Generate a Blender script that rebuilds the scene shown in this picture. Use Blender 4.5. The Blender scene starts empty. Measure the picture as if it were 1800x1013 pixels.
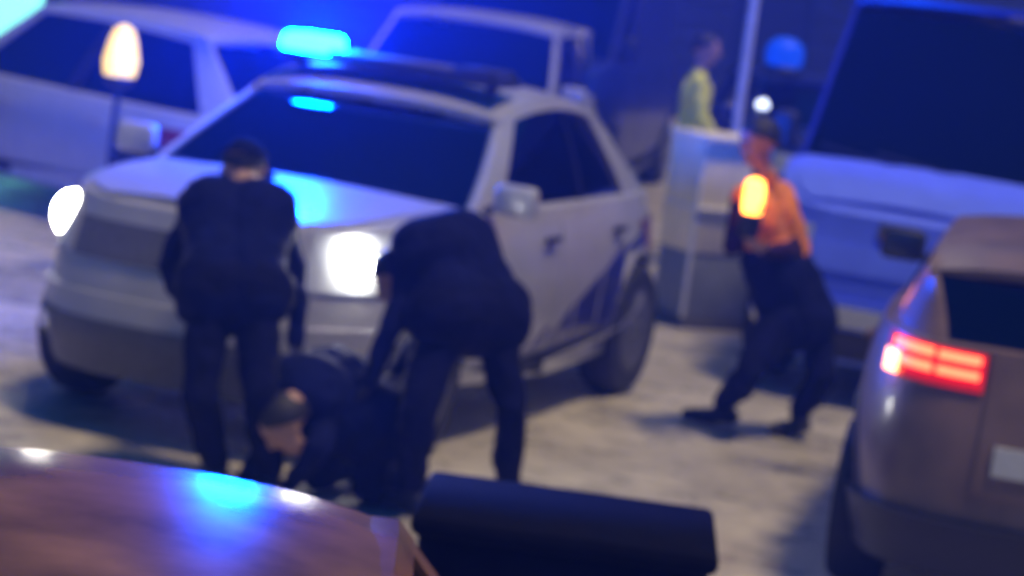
import bpy, bmesh, math, random
import numpy as np
from mathutils import Vector, Matrix
random.seed(7)
R = math.radians

# ------------------------------------------------------------------ camera
CAM_H, PITCH, ROLL, FPX = 2.45, R(7.4), R(7.5), 4900.0
sc = bpy.context.scene
col = sc.collection
_c, _s = math.cos(PITCH), math.sin(PITCH)
FW = Vector((0, _c, -_s)); UP0 = Vector((0, _s, _c)); RT0 = Vector((1, 0, 0))
CR = RT0 * math.cos(ROLL) + UP0 * math.sin(ROLL)
CU = -RT0 * math.sin(ROLL) + UP0 * math.cos(ROLL)
cam_d = bpy.data.cameras.new('camera')
cam = bpy.data.objects.new('camera', cam_d); col.objects.link(cam)
M4 = Matrix((CR, CU, -FW)).transposed().to_4x4()
M4.translation = Vector((0, 0, CAM_H))
cam.matrix_world = M4
cam_d.sensor_width = 36.0
cam_d.lens = FPX / 1800 * 36
cam_d.clip_start = 0.1
cam_d.clip_end = 2000
DOF = True
cam_d.dof.use_dof = DOF
cam_d.dof.focus_distance = 3.2
cam_d.dof.aperture_fstop = 5.8
sc.camera = cam

# ------------------------------------------------------------------ world, sun, exposure
SUN_EL, SUN_AZ = R(72), R(122)         # high, from behind the camera (azimuth from +Y towards +X)
w = bpy.data.worlds.new('World'); sc.world = w; w.use_nodes = True
wn = w.node_tree.nodes; wl = w.node_tree.links
wn.clear()
sky = wn.new('ShaderNodeTexSky'); sky.sky_type = 'NISHITA'; sky.sun_disc = False
sky.sun_elevation = SUN_EL; sky.sun_rotation = SUN_AZ
sky.dust_density = 0.2; sky.ozone_density = 6.0; sky.air_density = 1.0
hs = wn.new('ShaderNodeHueSaturation'); hs.inputs['Saturation'].default_value = 1.5
bg = wn.new('ShaderNodeBackground'); bg.inputs['Strength'].default_value = 0.062
wo = wn.new('ShaderNodeOutputWorld')
wl.new(sky.outputs[0], hs.inputs['Color']); wl.new(hs.outputs[0], bg.inputs['Color']); wl.new(bg.outputs[0], wo.inputs['Surface'])
sd = bpy.data.lights.new('sun', 'SUN'); so = bpy.data.objects.new('sun', sd); col.objects.link(so)
sd.energy = 2.5; sd.angle = R(9); sd.color = (1.0, 0.80, 0.47)
sdir = Vector((math.sin(SUN_AZ) * math.cos(SUN_EL), math.cos(SUN_AZ) * math.cos(SUN_EL), math.sin(SUN_EL)))
so.rotation_euler = sdir.to_track_quat('Z', 'Y').to_euler()
vs = sc.view_settings
vs.view_transform = 'Standard'; vs.look = 'None'; vs.exposure = 0.3; vs.gamma = 1.0; vs.use_curve_mapping = False
sc.render.engine = 'CYCLES'
sc.cycles.use_denoising = True
sc.cycles.max_bounces = 6
sc.cycles.volume_bounces = 0
sc.cycles.sample_clamp_indirect = 4.0

def ray(px, py):
    return FW + CR * ((px - 900) / FPX) - CU * ((py - 506.5) / FPX)
def gp(px, py, z=0.0):
    d = ray(px, py); return Vector((0, 0, CAM_H)) + d * ((z - CAM_H) / d.z)
def at(px, py, Y):
    d = ray(px, py); return Vector((0, 0, CAM_H)) + d * (Y / d.y)

# ------------------------------------------------------------------ materials
MATS = {}
def principled(name, color, rough=0.5, metal=0.0, coat=0.0, emis=None, estr=0.0, spec=0.5, noise=0.0, nscale=20.0, bump=0.0, bscale=200.0, rvar=0.0):
    if name in MATS: return MATS[name]
    m = bpy.data.materials.new(name); m.use_nodes = True
    nt = m.node_tree; b = nt.nodes['Principled BSDF']
    b.inputs['Base Color'].default_value = (*color, 1)
    b.inputs['Roughness'].default_value = rough
    b.inputs['Metallic'].default_value = metal
    b.inputs['Coat Weight'].default_value = coat
    b.inputs['Coat Roughness'].default_value = 0.06
    b.inputs['Specular IOR Level'].default_value = spec
    tc = nt.nodes.new('ShaderNodeTexCoord')
    if noise > 0:
        n = nt.nodes.new('ShaderNodeTexNoise'); n.inputs['Scale'].default_value = nscale; n.inputs['Detail'].default_value = 6
        nt.links.new(tc.outputs['Object'], n.inputs['Vector'])
        r = nt.nodes.new('ShaderNodeValToRGB')
        r.color_ramp.elements[0].position = 0.3; r.color_ramp.elements[1].position = 0.7
        r.color_ramp.elements[0].color = (*[c * (1 - noise) for c in color], 1)
        r.color_ramp.elements[1].color = (*[min(1, c * (1 + noise)) for c in color], 1)
        nt.links.new(n.outputs['Fac'], r.inputs['Fac']); nt.links.new(r.outputs['Color'], b.inputs['Base Color'])
        if rvar > 0:
            mr = nt.nodes.new('ShaderNodeMapRange')
            mr.inputs['To Min'].default_value = max(0.02, rough - rvar); mr.inputs['To Max'].default_value = rough + rvar
            nt.links.new(n.outputs['Fac'], mr.inputs['Value']); nt.links.new(mr.outputs[0], b.inputs['Roughness'])
    if bump > 0:
        n2 = nt.nodes.new('ShaderNodeTexNoise'); n2.inputs['Scale'].default_value = bscale; n2.inputs['Detail'].default_value = 4
        nt.links.new(tc.outputs['Object'], n2.inputs['Vector'])
        bp = nt.nodes.new('ShaderNodeBump'); bp.inputs['Strength'].default_value = bump; bp.inputs['Distance'].default_value = 0.01
        nt.links.new(n2.outputs['Fac'], bp.inputs['Height']); nt.links.new(bp.outputs[0], b.inputs['Normal'])
    if emis:
        b.inputs['Emission Color'].default_value = (*emis, 1); b.inputs['Emission Strength'].default_value = estr
    MATS[name] = m
    return m
def glass_mat(name, tint, mixf=0.1):
    if name in MATS: return MATS[name]
    m = bpy.data.materials.new(name); m.use_nodes = True
    nt = m.node_tree; nt.nodes.clear()
    o = nt.nodes.new('ShaderNodeOutputMaterial'); mx = nt.nodes.new('ShaderNodeMixShader')
    t = nt.nodes.new('ShaderNodeBsdfTransparent'); t.inputs['Color'].default_value = (*tint, 1)
    g = nt.nodes.new('ShaderNodeBsdfGlossy'); g.inputs['Roughness'].default_value = 0.03
    f = nt.nodes.new('ShaderNodeFresnel'); f.inputs['IOR'].default_value = 1.5
    nt.links.new(f.outputs[0], mx.inputs['Fac']); nt.links.new(t.outputs[0], mx.inputs[1]); nt.links.new(g.outputs[0], mx.inputs[2])
    nt.links.new(mx.outputs[0], o.inputs['Surface'])
    MATS[name] = m
    return m

def paint(name, color, rough=0.36, coat=0.45, metal=0.0):
    return principled(name, color, rough=rough, coat=coat, metal=metal, noise=0.06, nscale=6.0, rvar=0.06)
WHITE = paint('white_paint', (0.40, 0.40, 0.42))
BEIGE = principled('beige_dusty_paint', (0.20, 0.125, 0.09), rough=0.38, coat=0.3, noise=0.25, nscale=4.0, rvar=0.12)
BRONZE = principled('bronze_dusty_paint', (0.17, 0.088, 0.052), rough=0.22, spec=0.05, noise=0.5, nscale=3.5, rvar=0.06)
NAVY = paint('navy_paint', (0.012, 0.02, 0.16))
BLUEWASH = principled('white_paint_blue_wash', (0.13, 0.20, 0.95), rough=0.45, spec=0.15, noise=0.08, nscale=6.0, rvar=0.08)  # blue lamp light put into the colour of a white body
SILVER = paint('silver_paint', (0.5, 0.5, 0.52), metal=0.3)
BLACK = principled('black_plastic', (0.012, 0.012, 0.02), rough=0.55, noise=0.3, nscale=60, bump=0.05)
GREYP = principled('grey_plastic', (0.10, 0.10, 0.11), rough=0.5, noise=0.2, nscale=40)
RUBBER = principled('tyre_rubber', (0.018, 0.018, 0.02), rough=0.8, noise=0.3, nscale=50)
ALLOY = principled('wheel_alloy', (0.35, 0.35, 0.38), rough=0.35, metal=0.8, noise=0.1, nscale=30)
CHROME = principled('chrome', (0.7, 0.7, 0.72), rough=0.12, metal=1.0)
MIRR = principled('mirror_glass', (0.05, 0.06, 0.10), rough=0.1, metal=0.6)
GLASS = glass_mat('car_glass', (0.5, 0.6, 0.85))
GLASSN = glass_mat('dark_car_glass', (0.06, 0.09, 0.30))
INTER = principled('dark_interior', (0.01, 0.014, 0.06), rough=0.8, noise=0.2, nscale=30)
SEAT = principled('seat_cloth', (0.45, 0.50, 0.60), rough=0.9, noise=0.2, nscale=60)
PLATE = principled('plate_white', (0.6, 0.6, 0.56), rough=0.4, noise=0.05)
LENS_OFF = principled('clear_lens_unlit', (0.45, 0.47, 0.5), rough=0.12, coat=1.0)
RED_OFF = principled('red_lens_unlit', (0.25, 0.01, 0.012), rough=0.15, coat=1.0)
HEAD_ON = principled('headlamp_lit', (0.9, 0.9, 0.85), emis=(1.0, 0.97, 0.86), estr=140.0)
TAIL_ON = principled('tail_lamp_lit', (0.5, 0.02, 0.02), emis=(1.0, 0.075, 0.03), estr=7.0)
TAIL_AMB = principled('tail_lamp_amber', (0.5, 0.1, 0.02), emis=(1.0, 0.30, 0.07), estr=7.0)
BLUE_ON = principled('blue_beacon_lit', (0.05, 0.1, 0.6), emis=(0.00006, 0.07, 1.0), estr=4200.0)
BLUE_DIM = principled('blue_beacon_dim', (0.01, 0.05, 0.5), emis=(0.0, 0.075, 0.9), estr=0.7)
BLUE_LENS = principled('blue_lens', (0.01, 0.04, 0.5), rough=0.15, coat=1.0, emis=(0.0, 0.08, 1.0), estr=0.6)
AMBER_ON = principled('amber_lamp_lit', (0.8, 0.3, 0.05), emis=(1.0, 0.25, 0.03), estr=12.0)
YELL_ON = principled('yellow_reflection_glow', (0.9, 0.6, 0.2), emis=(1.0, 0.66, 0.0), estr=1.5)
WARM_ON = principled('warm_white_lamp_lit', (0.9, 0.9, 0.8), emis=(1.0, 0.86, 0.62), estr=60.0)
SMALL_ON = principled('small_white_lamp_lit', (0.9, 0.9, 0.9), emis=(0.75, 0.85, 1.0), estr=3.0)
MINT_ON = principled('mint_window_lit', (0.4, 0.8, 0.7), emis=(0.22, 0.85, 0.62), estr=1.8)

# ------------------------------------------------------------------ mesh helpers
def link_mesh(name, verts, faces, mat, parent=None, smooth=True, loc=None):
    me = bpy.data.meshes.new(name)
    me.from_pydata([tuple(v) for v in verts], [], faces)
    me.validate(); me.update()
    if smooth:
        me.polygons.foreach_set('use_smooth', [True] * len(me.polygons))
    if mat: me.materials.append(mat)
    o = bpy.data.objects.new(name, me); col.objects.link(o)
    if parent: o.parent = parent
    if loc is not None: o.location = loc
    return o
def bm_obj(name, bm, mat, parent=None, smooth=True):
    bmesh.ops.recalc_face_normals(bm, faces=bm.faces)
    me = bpy.data.meshes.new(name); bm.to_mesh(me); bm.free()
    if smooth:
        me.polygons.foreach_set('use_smooth', [True] * len(me.polygons))
        try: me.set_sharp_from_angle(angle=R(38))
        except Exception: pass
    me.materials.append(mat)
    o = bpy.data.objects.new(name, me); col.objects.link(o)
    if parent: o.parent = parent
    return o
def add_box(bm, c, size, bev=0.0, rot=None, seg=2, taper=None):
    r = bmesh.ops.create_cube(bm, size=1.0)
    vs_ = r['verts']
    for v in vs_:
        t = 1.0
        if taper and v.co.z > 0: t = taper
        v.co = Vector((v.co.x * size[0] * t, v.co.y * size[1] * t, v.co.z * size[2]))
    if bev > 0:
        es = list({e for v in vs_ for e in v.link_edges})
        out = bmesh.ops.bevel(bm, geom=es, offset=bev, segments=seg, affect='EDGES', profile=0.5)
        vs_ = list({v for f in out['faces'] for v in f.verts} | {v for v in vs_ if v.is_valid})
    for v in vs_:
        if rot: v.co = rot @ v.co
        v.co += Vector(c)
def box(name, c, size, mat, parent=None, bev=0.01, rot=None, taper=None):
    bm = bmesh.new(); add_box(bm, c, size, bev, rot, taper=taper); return bm_obj(name, bm, mat, parent)
def add_tube(bm, pts, rad, seg=10):
    pts = [Vector(p) for p in pts]; rings = []
    for i, p in enumerate(pts):
        a = pts[max(i - 1, 0)]; b = pts[min(i + 1, len(pts) - 1)]
        d = (b - a).normalized()
        ref = Vector((0, 0, 1)) if abs(d.z) < 0.9 else Vector((1, 0, 0))
        x = d.cross(ref).normalized(); y = d.cross(x)
        r = rad[i] if isinstance(rad, (list, tuple)) else rad
        rings.append([bm.verts.new(p + (x * math.cos(2 * math.pi * k / seg) + y * math.sin(2 * math.pi * k / seg)) * r) for k in range(seg)])
    for a, b in zip(rings, rings[1:]):
        for k in range(seg):
            bm.faces.new((a[k], a[(k + 1) % seg], b[(k + 1) % seg], b[k]))
    bm.faces.new(rings[0][::-1]); bm.faces.new(rings[-1])
def tube(name, pts, rad, mat, parent=None, seg=10):
    bm = bmesh.new(); add_tube(bm, pts, rad, seg); return bm_obj(name, bm, mat, parent)
def lathe(name, prof, mat, parent=None, seg=28, axis='Z', loc=(0, 0, 0)):
    bm = bmesh.new(); rings = []
    for r, h in prof:
        ring = []
        for k in range(seg):
            a = 2 * math.pi * k / seg
            p = (r * math.cos(a), r * math.sin(a), h)
            if axis == 'Y': p = (p[0], p[2], p[1])
            if axis == 'X': p = (p[2], p[0], p[1])
            ring.append(bm.verts.new(Vector(p) + Vector(loc)))
        rings.append(ring)
    for a, b in zip(rings, rings[1:]):
        for k in range(seg):
            bm.faces.new((a[k], a[(k + 1) % seg], b[(k + 1) % seg], b[k]))
    bm.faces.new(rings[0]); bm.faces.new(rings[-1])
    return bm_obj(name, bm, mat, parent)
def grid_slab(name, fn, nu, nv, mat, parent, thick_vec):
    """closed slab: outer surface fn(i/nu, j/nv), inner = outer - thick_vec(u,v)"""
    vo, vi, f = [], [], []
    for i in range(nu + 1):
        for j in range(nv + 1):
            p = fn(i / nu, j / nv); vo.append(p); vi.append(p - thick_vec(i / nu, j / nv))
    n = len(vo); W_ = nv + 1
    for i in range(nu):
        for j in range(nv):
            a, b, c, d = i * W_ + j, (i + 1) * W_ + j, (i + 1) * W_ + j + 1, i * W_ + j + 1
            f.append((a, b, c, d)); f.append((n + d, n + c, n + b, n + a))
    rim = [i * W_ for i in range(nu + 1)] + [nu * W_ + j for j in range(1, nv + 1)] + [i * W_ + nv for i in range(nu - 1, -1, -1)] + [j for j in range(nv - 1, 0, -1)]
    for k in range(len(rim)):
        a, b = rim[k], rim[(k + 1) % len(rim)]
        f.append((a, n + a, n + b, b))
    bm = bmesh.new()
    bv = [bm.verts.new(v) for v in vo + vi]
    for q in f:
        try: bm.faces.new([bv[k] for k in q])
        except ValueError: pass
    return bm_obj(name, bm, mat, parent)
def empty(name, loc=(0, 0, 0), rz=0.0):
    o = bpy.data.objects.new(name, None); col.objects.link(o)
    o.location = loc; o.rotation_euler = (0, 0, rz); o.empty_display_size = 0.2
    return o
def tag(o, label, cat, group=None):
    o['label'] = label; o['category'] = cat
    if group: o['group'] = group
    return o
def structure(o):
    o['kind'] = 'structure'; return o
def lerp(a, b, t): return a + (b - a) * t
def smooth01(t):
    t = max(0.0, min(1.0, t)); return t * t * (3 - 2 * t)

# ------------------------------------------------------------------ ground and back wall
def ground_material():
    m = bpy.data.materials.new('worn_wet_asphalt'); m.use_nodes = True
    nt = m.node_tree; b = nt.nodes['Principled BSDF']; N = nt.nodes.new; K = nt.links.new
    tc = N('ShaderNodeTexCoord')
    def noise(scale, detail=6, rough=0.6):
        n = N('ShaderNodeTexNoise'); n.inputs['Scale'].default_value = scale; n.inputs['Detail'].default_value = detail
        n.inputs['Roughness'].default_value = rough; K(tc.outputs['Object'], n.inputs['Vector']); return n
    big = noise(0.55, 5); mid = noise(3.0, 8, 0.7); fine = noise(90.0, 3)
    r1 = N('ShaderNodeValToRGB'); r1.color_ramp.elements[0].position = 0.32; r1.color_ramp.elements[1].position = 0.68
    r1.color_ramp.elements[0].color = (0.36, 0.33, 0.27, 1); r1.color_ramp.elements[1].color = (0.62, 0.57, 0.48, 1)
    K(big.outputs['Fac'], r1.inputs['Fac'])
    r2 = N('ShaderNodeValToRGB'); r2.color_ramp.elements[0].position = 0.35; r2.color_ramp.elements[1].position = 0.7
    r2.color_ramp.elements[0].color = (0.70, 0.70, 0.72, 1); r2.color_ramp.elements[1].color = (1.1, 1.08, 1.05, 1)
    K(mid.outputs['Fac'], r2.inputs['Fac'])
    mx = N('ShaderNodeMix'); mx.data_type = 'RGBA'; mx.blend_type = 'MULTIPLY'; mx.inputs['Factor'].default_value = 1.0
    K(r1.outputs['Color'], mx.inputs['A']); K(r2.outputs['Color'], mx.inputs['B'])
    K(mx.outputs['Result'], b.inputs['Base Color'])
    mr = N('ShaderNodeMapRange'); mr.inputs['From Min'].default_value = 0.35; mr.inputs['From Max'].default_value = 0.65
    mr.inputs['To Min'].default_value = 0.14; mr.inputs['To Max'].default_value = 0.55
    K(mid.outputs['Fac'], mr.inputs['Value']); K(mr.outputs[0], b.inputs['Roughness'])
    bp = N('ShaderNodeBump'); bp.inputs['Strength'].default_value = 0.25; bp.inputs['Distance'].default_value = 0.01
    K(fine.outputs['Fac'], bp.inputs['Height']); K(bp.outputs[0], b.inputs['Normal'])
    return m
gv, gf = [], []
NG = 40
for i in range(NG + 1):
    for j in range(NG + 1):
        x = (i / NG - 0.5); y = (j / NG - 0.5)
        gv.append((math.copysign(abs(2 * x) ** 3, x) * 300, 15 + math.copysign(abs(2 * y) ** 3, y) * 300, 0))
for i in range(NG):
    for j in range(NG):
        a = i * (NG + 1) + j; gf.append((a, a + NG + 1, a + NG + 2, a + 1))
ground = structure(link_mesh('ground', gv, gf, ground_material()))

# added blue haze, stands in for lens bloom round the lamps
def make_haze(dens):
    bm = bmesh.new(); add_box(bm, (0, 15, 7.0), (640, 640, 16.0), 0)
    m = bpy.data.materials.new('bloom_haze'); m.use_nodes = True; nt = m.node_tree; nt.nodes.clear()
    o = nt.nodes.new('ShaderNodeOutputMaterial'); v = nt.nodes.new('ShaderNodeVolumePrincipled')
    v.inputs['Color'].default_value = (0.12, 0.24, 1.0, 1); v.inputs['Density'].default_value = dens; v.inputs['Anisotropy'].default_value = 0.2
    nt.links.new(v.outputs[0], o.inputs['Volume'])
    h = bm_obj('haze', bm, m, None, False); h['kind'] = 'stuff'
    return h
make_haze(0.010)

# ------------------------------------------------------------------ car builder
def make_car(name, label, loc, yaw, P, paint_mat, group=None, cat='car'):
    root = tag(empty(name, loc, yaw), label, cat, group)
    L, W = P['L'], P['W']; zs = P.get('zs', 0.24)
    zb, zh, zt = P['zbelt'], P['zhood'], P['ztail']
    xc, xf, xr, xb = P['xcowl'], P['xroof_f'], P['xroof_r'], P['xback']
    zr, wr = P['zroof'], P['wr']; pf = P.get('p', 4.2)
    ra = P.get('wheel_r', 0.33); xa, xz = P['xfa'], P['xra']
    glass = P.get('glass', GLASS); top_mat = P.get('top', paint_mat)
    def prof(s, pts):
        for (a, va), (b, vb) in zip(pts, pts[1:]):
            if s <= b: return lerp(va, vb, smooth01((s - a) / (b - a)))
        return pts[-1][1]
    BW = [(0, .93), (.3, .985), (.55, 1.0), (.8, .985), (1, .935)]
    BL = [(0, .965), (.25, 1.0), (.55, .995), (1, P.get('nose', .955))]
    def ztop(u):
        if u > xc: return zb - (zb - zh) * ((u - xc) / (L / 2 - xc)) ** 1.6
        if u < xb: return zb - (zb - zt) * min(1, ((xb - u) / max(0.05, L / 2 + xb))) ** 1.4
        return zb
    def halfw(u, s):
        a = L / 2 * prof(s, BL); b = W / 2 * prof(s, BW)
        t = min(1.0, abs(u) / a)
        return b * (1 - t ** pf) ** (1 / pf)
    def side_y(u, z):
        return halfw(u, (z - zs) / (ztop(u) - zs))
    def end_x(y, z, sgn):
        u = sgn * L / 2 * 0.97
        for _ in range(3):
            s = max(0, min(1, (z - zs) / (ztop(u) - zs)))
            a = L / 2 * prof(s, BL); b = W / 2 * prof(s, BW)
            u = sgn * a * (1 - min(1.0, abs(y) / b) ** pf) ** (1 / pf)
        return u
    # body shell
    NT, NS = 72, 9
    bm = bmesh.new(); rings = []
    def ring(s, shrink=1.0, dz=0.0):
        a = L / 2 * prof(s, BL); b = W / 2 * prof(s, BW); out = []
        for k in range(NT):
            th = 2 * math.pi * k / NT
            cu, su = math.cos(th), math.sin(th)
            u = math.copysign(abs(cu) ** (2 / pf), cu) * a * shrink
            y = math.copysign(abs(su) ** (2 / pf), su) * b * shrink
            out.append(bm.verts.new((u, y, zs + s * (ztop(u) - zs) + dz)))
        return out
    rings.append(ring(0, 0.6, -0.03)); rings.append(ring(0, 0.93, -0.03))
    for i in range(NS + 1): rings.append(ring(i / NS))
    for sh, dz in ((.975, .012), (.93, .020), (.8, .03), (.6, .034), (.35, .036), (.12, .037)): rings.append(ring(1, sh, dz))
    for a, b in zip(rings, rings[1:]):
        for k in range(NT): bm.faces.new((a[k], a[(k + 1) % NT], b[(k + 1) % NT], b[k]))
    bm.faces.new(rings[0][::-1]); bm.faces.new(rings[-1])
    body = bm_obj('body', bm, paint_mat, root)
    # wheel arches cut out of the shell
    cut = bmesh.new()
    for ux in (xa, xz):
        for sg in (-1, 1):
            bmesh.ops.create_cone(cut, cap_ends=True, segments=32, radius1=ra * 1.13, radius2=ra * 1.13, depth=0.56,
                                  matrix=Matrix.Translation((ux, sg * (W / 2 - 0.02), ra + 0.02)) @ Matrix.Rotation(R(90), 4, 'X'))
    cme = bpy.data.meshes.new('cut'); cut.to_mesh(cme); cut.free()
    co = bpy.data.objects.new('cut', cme); col.objects.link(co); co.parent = root
    md = body.modifiers.new('arch', 'BOOLEAN'); md.operation = 'DIFFERENCE'; md.object = co; md.solver = 'EXACT'
    bpy.context.view_layer.update()
    dg = bpy.context.evaluated_depsgraph_get()
    nm = bpy.data.meshes.new_from_object(body.evaluated_get(dg))
    body.modifiers.clear(); body.data = nm
    nm.materials.clear(); nm.materials.append(paint_mat)
    bpy.data.objects.remove(co); bpy.data.meshes.remove(cme)
    # patches
    def side_patch(nm_, u0, u1, z0, z1, sg, mat, off=0.006, th=0.02, par=None, n=10, m=6):
        def fn(a, b):
            u = lerp(u0, u1, a); z = lerp(z0(u) if callable(z0) else z0, z1(u) if callable(z1) else z1, b)
            return Vector((u, sg * (side_y(u, z) + off), z))
        return grid_slab(nm_, fn, n, m, mat, par or root, lambda a, b: Vector((0, sg * th, 0)))
    def end_patch(nm_, y0, y1, z0, z1, e, mat, off=0.008, th=0.03, par=None, n=10, m=4):
        def fn(a, b):
            y = lerp(y0, y1, a); z = lerp(z0(y) if callable(z0) else z0, z1(y) if callable(z1) else z1, b)
            bb = W / 2
            g = min(1, (abs(y) / bb) ** (pf - 1))
            return Vector((end_x(y, z, e) + e * off, y + math.copysign(off * g, y), z))
        return grid_slab(nm_, fn, n, m, mat, par or root, lambda a, b: Vector((e * th, 0, 0)))
    # doors
    seams = P.get('doors', [(xc - 0.12, -0.02), (-0.05, -1.02)])
    for sg in (1, -1):
        for (d0, d1) in seams:
            dr = side_patch('door', d0, d1, zs + 0.13, lambda u: ztop(u) - 0.03, sg, paint_mat)
            hx = d1 + 0.16; hz = zb - 0.14
            bm = bmesh.new(); add_box(bm, (hx, sg * (side_y(hx, hz) + 0.025), hz), (0.17, 0.025, 0.03), 0.008)
            bm_obj('handle', bm, P.get('handle', paint_mat), dr)
        side_patch('side_skirt', xz + ra * 1.2, xa - ra * 1.2, zs + 0.0, zs + 0.10, sg, BLACK, off=0.01)
    # bonnet
    def bonnet(a, b):
        u = lerp(xc + 0.02, L / 2 * 0.93, a); yy = lerp(-1, 1, b)
        y = yy * (halfw(u, 1.0) * 0.90)
        return Vector((u, y, ztop(u) + 0.028 + 0.022 * (1 - yy * yy)))
    grid_slab('bonnet', bonnet, 12, 12, paint_mat, root, lambda a, b: Vector((0, 0, 0.03)))
    # bumpers, grille, lamps
    lamp_z = P.get('lamp_z', zh - 0.13); lh = P.get('lamp_h', 0.17); li, lo_ = P.get('lamp_y', (0.44, 0.80))
    wfac = W / 1.8
    end_patch('front_bumper', -W * .47, W * .47, zs, lamp_z - lh / 2 - 0.16, 1, paint_mat if not P.get('dark_bumper') else GREYP, off=0.035, th=0.06, n=20)
    lg = P.get('lg', (0.03, 0.20, .33))
    end_patch('lower_grille', -W * lg[2], W * lg[2], zs + lg[0], zs + lg[1], 1, GREYP if P.get('lg') else BLACK, off=0.05, th=0.05, n=14)
    gr = end_patch('grille', -li * wfac + 0.03, li * wfac - 0.03, lamp_z - lh * .55, lamp_z + lh * .15, 1, P.get('grille_mat', BLACK), off=0.012, n=10)
    for k in range(0 if P.get('plain') else 3):
        zz = lamp_z - lh * .45 + k * lh * .2
        end_patch('grille_bar', -li * wfac + 0.05, li * wfac - 0.05, zz, zz + 0.016, 1, CHROME, off=0.024, th=0.02, par=gr, n=8, m=1)
    for sg in (1, -1):
        hl = end_patch('headlight', sg * li * wfac, sg * lo_ * wfac, lamp_z - lh / 2, lambda y: lamp_z + lh / 2 + 0.03 * (abs(y) - li), 1,
                       P.get('head', P.get('lens', LENS_OFF)), off=0.014, th=0.05, n=10)
        if P.get('lit'):
            ly = sg * (li * .62 + lo_ * .38) * wfac; lx = end_x(ly, lamp_z, 1)
            lathe('lamp_bowl', [(0.11, -0.05), (0.11, 0.012), (0.095, 0.032), (0.06, 0.044), (0.01, 0.047)], HEAD_ON, hl, axis='X', loc=(lx - 0.05, ly, lamp_z), seg=32)
        end_patch('fog_lamp', sg * .56 * wfac, sg * .70 * wfac, zs + 0.14, zs + 0.22, 1, P.get('lens', LENS_OFF), off=0.055, th=0.03, n=4)
    if not (P.get('lens') or P.get('noplate')): end_patch('number_plate', -.26, .26, zs + 0.22, zs + 0.33, 1, PLATE, off=0.052, th=0.02, n=6, m=2)
    # rear
    tz0, tz1 = P.get('tail_z', (zt - 0.30, zt - 0.12)); ty0, ty1 = P.get('tail_y', (0.48, 0.84))
    end_patch('rear_bumper', -W * .475, W * .475, zs, zs + P.get('rb_h', 0.30), -1, P.get('rb_mat', paint_mat), off=0.05, th=0.08, n=20)
    tg = end_patch('tailgate', -ty0 * wfac + 0.02, ty0 * wfac - 0.02, zs + 0.34, zt - 0.02, -1, paint_mat, off=0.012, n=12)
    end_patch('number_plate', -.26, .26, zs + 0.42, zs + 0.53, -1, PLATE, off=0.024, th=0.02, n=6, m=2)
    for sg in (1, -1):
        tl = end_patch('tail_light', sg * ty0 * wfac, sg * ty1 * wfac, tz0, tz1, -1, P.get('tail', RED_OFF), off=0.014, th=0.05, n=8)
        if P.get('tail_bars'):
            for (a, b, c, d, mm) in P['tail_bars']:
                end_patch('light_bar', sg * a, sg * b, c, d, -1, mm, off=0.028, th=0.012, par=tl, n=8, m=2)
    # greenhouse surface
    zg = zb + 0.03
    ar = P.get('arch', 0.05)
    def drop(t): return ar * ((t - 0.40) / 0.60) ** 2
    def gs(t, k, sg, ins=0.0):
        bx_ = lerp(xc, xb, t); tx = lerp(xf, xr, t)
        x = lerp(bx_, tx, k); yb = (side_y(bx_, ztop(bx_) - 0.01)) * 0.965
        y = lerp(yb, wr, k ** 1.25) - ins
        return Vector((x, sg * y, lerp(zg - 0.03, zr - 0.05 - drop(t), k)))
    def gpatch(nm_, t0, t1, k0, k1, sg, mat, ins, th, par=None):
        return grid_slab(nm_, lambda a, b: gs(lerp(t0, t1, a), lerp(k0, k1, b), sg, ins), 8, 8, mat, par or root, lambda a, b: Vector((0, sg * th, 0)))
    panes = P.get('panes', [(.06, .46), (.50, .84)]); pill = P.get('pillars', [(0, .065), (.455, .505), (.835, 1.0)])
    for sg in (1, -1):
        for (a, b) in panes:
            gpatch('side_window', a, b, 0.03, 0.93, sg, glass, 0.016, 0.006)
        for i, (a, b) in enumerate(pill):
            gpatch('pillar', a, b, 0.0, 0.97, sg, BLACK if (i == 1 and not P.get('paint_b')) else top_mat, 0.0, 0.045)
        gpatch('roof_rail', 0.0, 1.0, 0.90, 1.02, sg, top_mat, -0.006, 0.05)
    def screen(t, bulge, e, k0=0.03, k1=0.96, ins=0.0):
        def fn(a, b):
            k = lerp(k0, k1, b)
            l_, r_ = gs(t, k, 1, 0.03), gs(t, k, -1, 0.03)
            p = l_.lerp(r_, a); q = 1 - (2 * a - 1) ** 2
            p.x += e * (bulge * q - ins); return p
        return fn
    grid_slab('windshield', screen(0.0, 0.05, 1, 0.03, 0.92), 12, 8, glass, root, lambda a, b: Vector((0.006, 0, 0)))
    grid_slab('rear_window' if not P.get('blind_rear') else 'rear_panel', screen(1.0, 0.05, -1, 0.05, 0.93), 12, 8, glass if not P.get('blind_rear') else paint_mat, root, lambda a, b: Vector((-0.006, 0, 0)))
    for sg in (1, -1):      # wipers
        p0 = gs(0, 0.03, 1).lerp(gs(0, 0.03, -1), 0.5 - 0.1 * sg); p0.x += 0.10
        p1 = gs(0, 0.10, 1).lerp(gs(0, 0.10, -1), 0.5 - 0.1 * sg + 0.33); p1.x += 0.08
        tube('wiper', [p0, p0.lerp(p1, .5) + Vector((0.012, 0, 0.0)), p1], 0.008, BLACK, root, seg=6)
    # roof panel
    def roof(a, b):
        u = lerp(xf + 0.03, xr - 0.03, a); yy = lerp(-1, 1, b)
        edge = (2 * a - 1) ** 2
        lead = 0.07 * (1 - yy * yy) * ((1 - a) ** 3) - 0.05 * (1 - yy * yy) * (a ** 3)
        return Vector((u + lead, yy * wr * 1.0, zr - drop(a) - 0.02 * edge ** 2 - 0.045 * abs(yy) ** 3))
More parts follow.
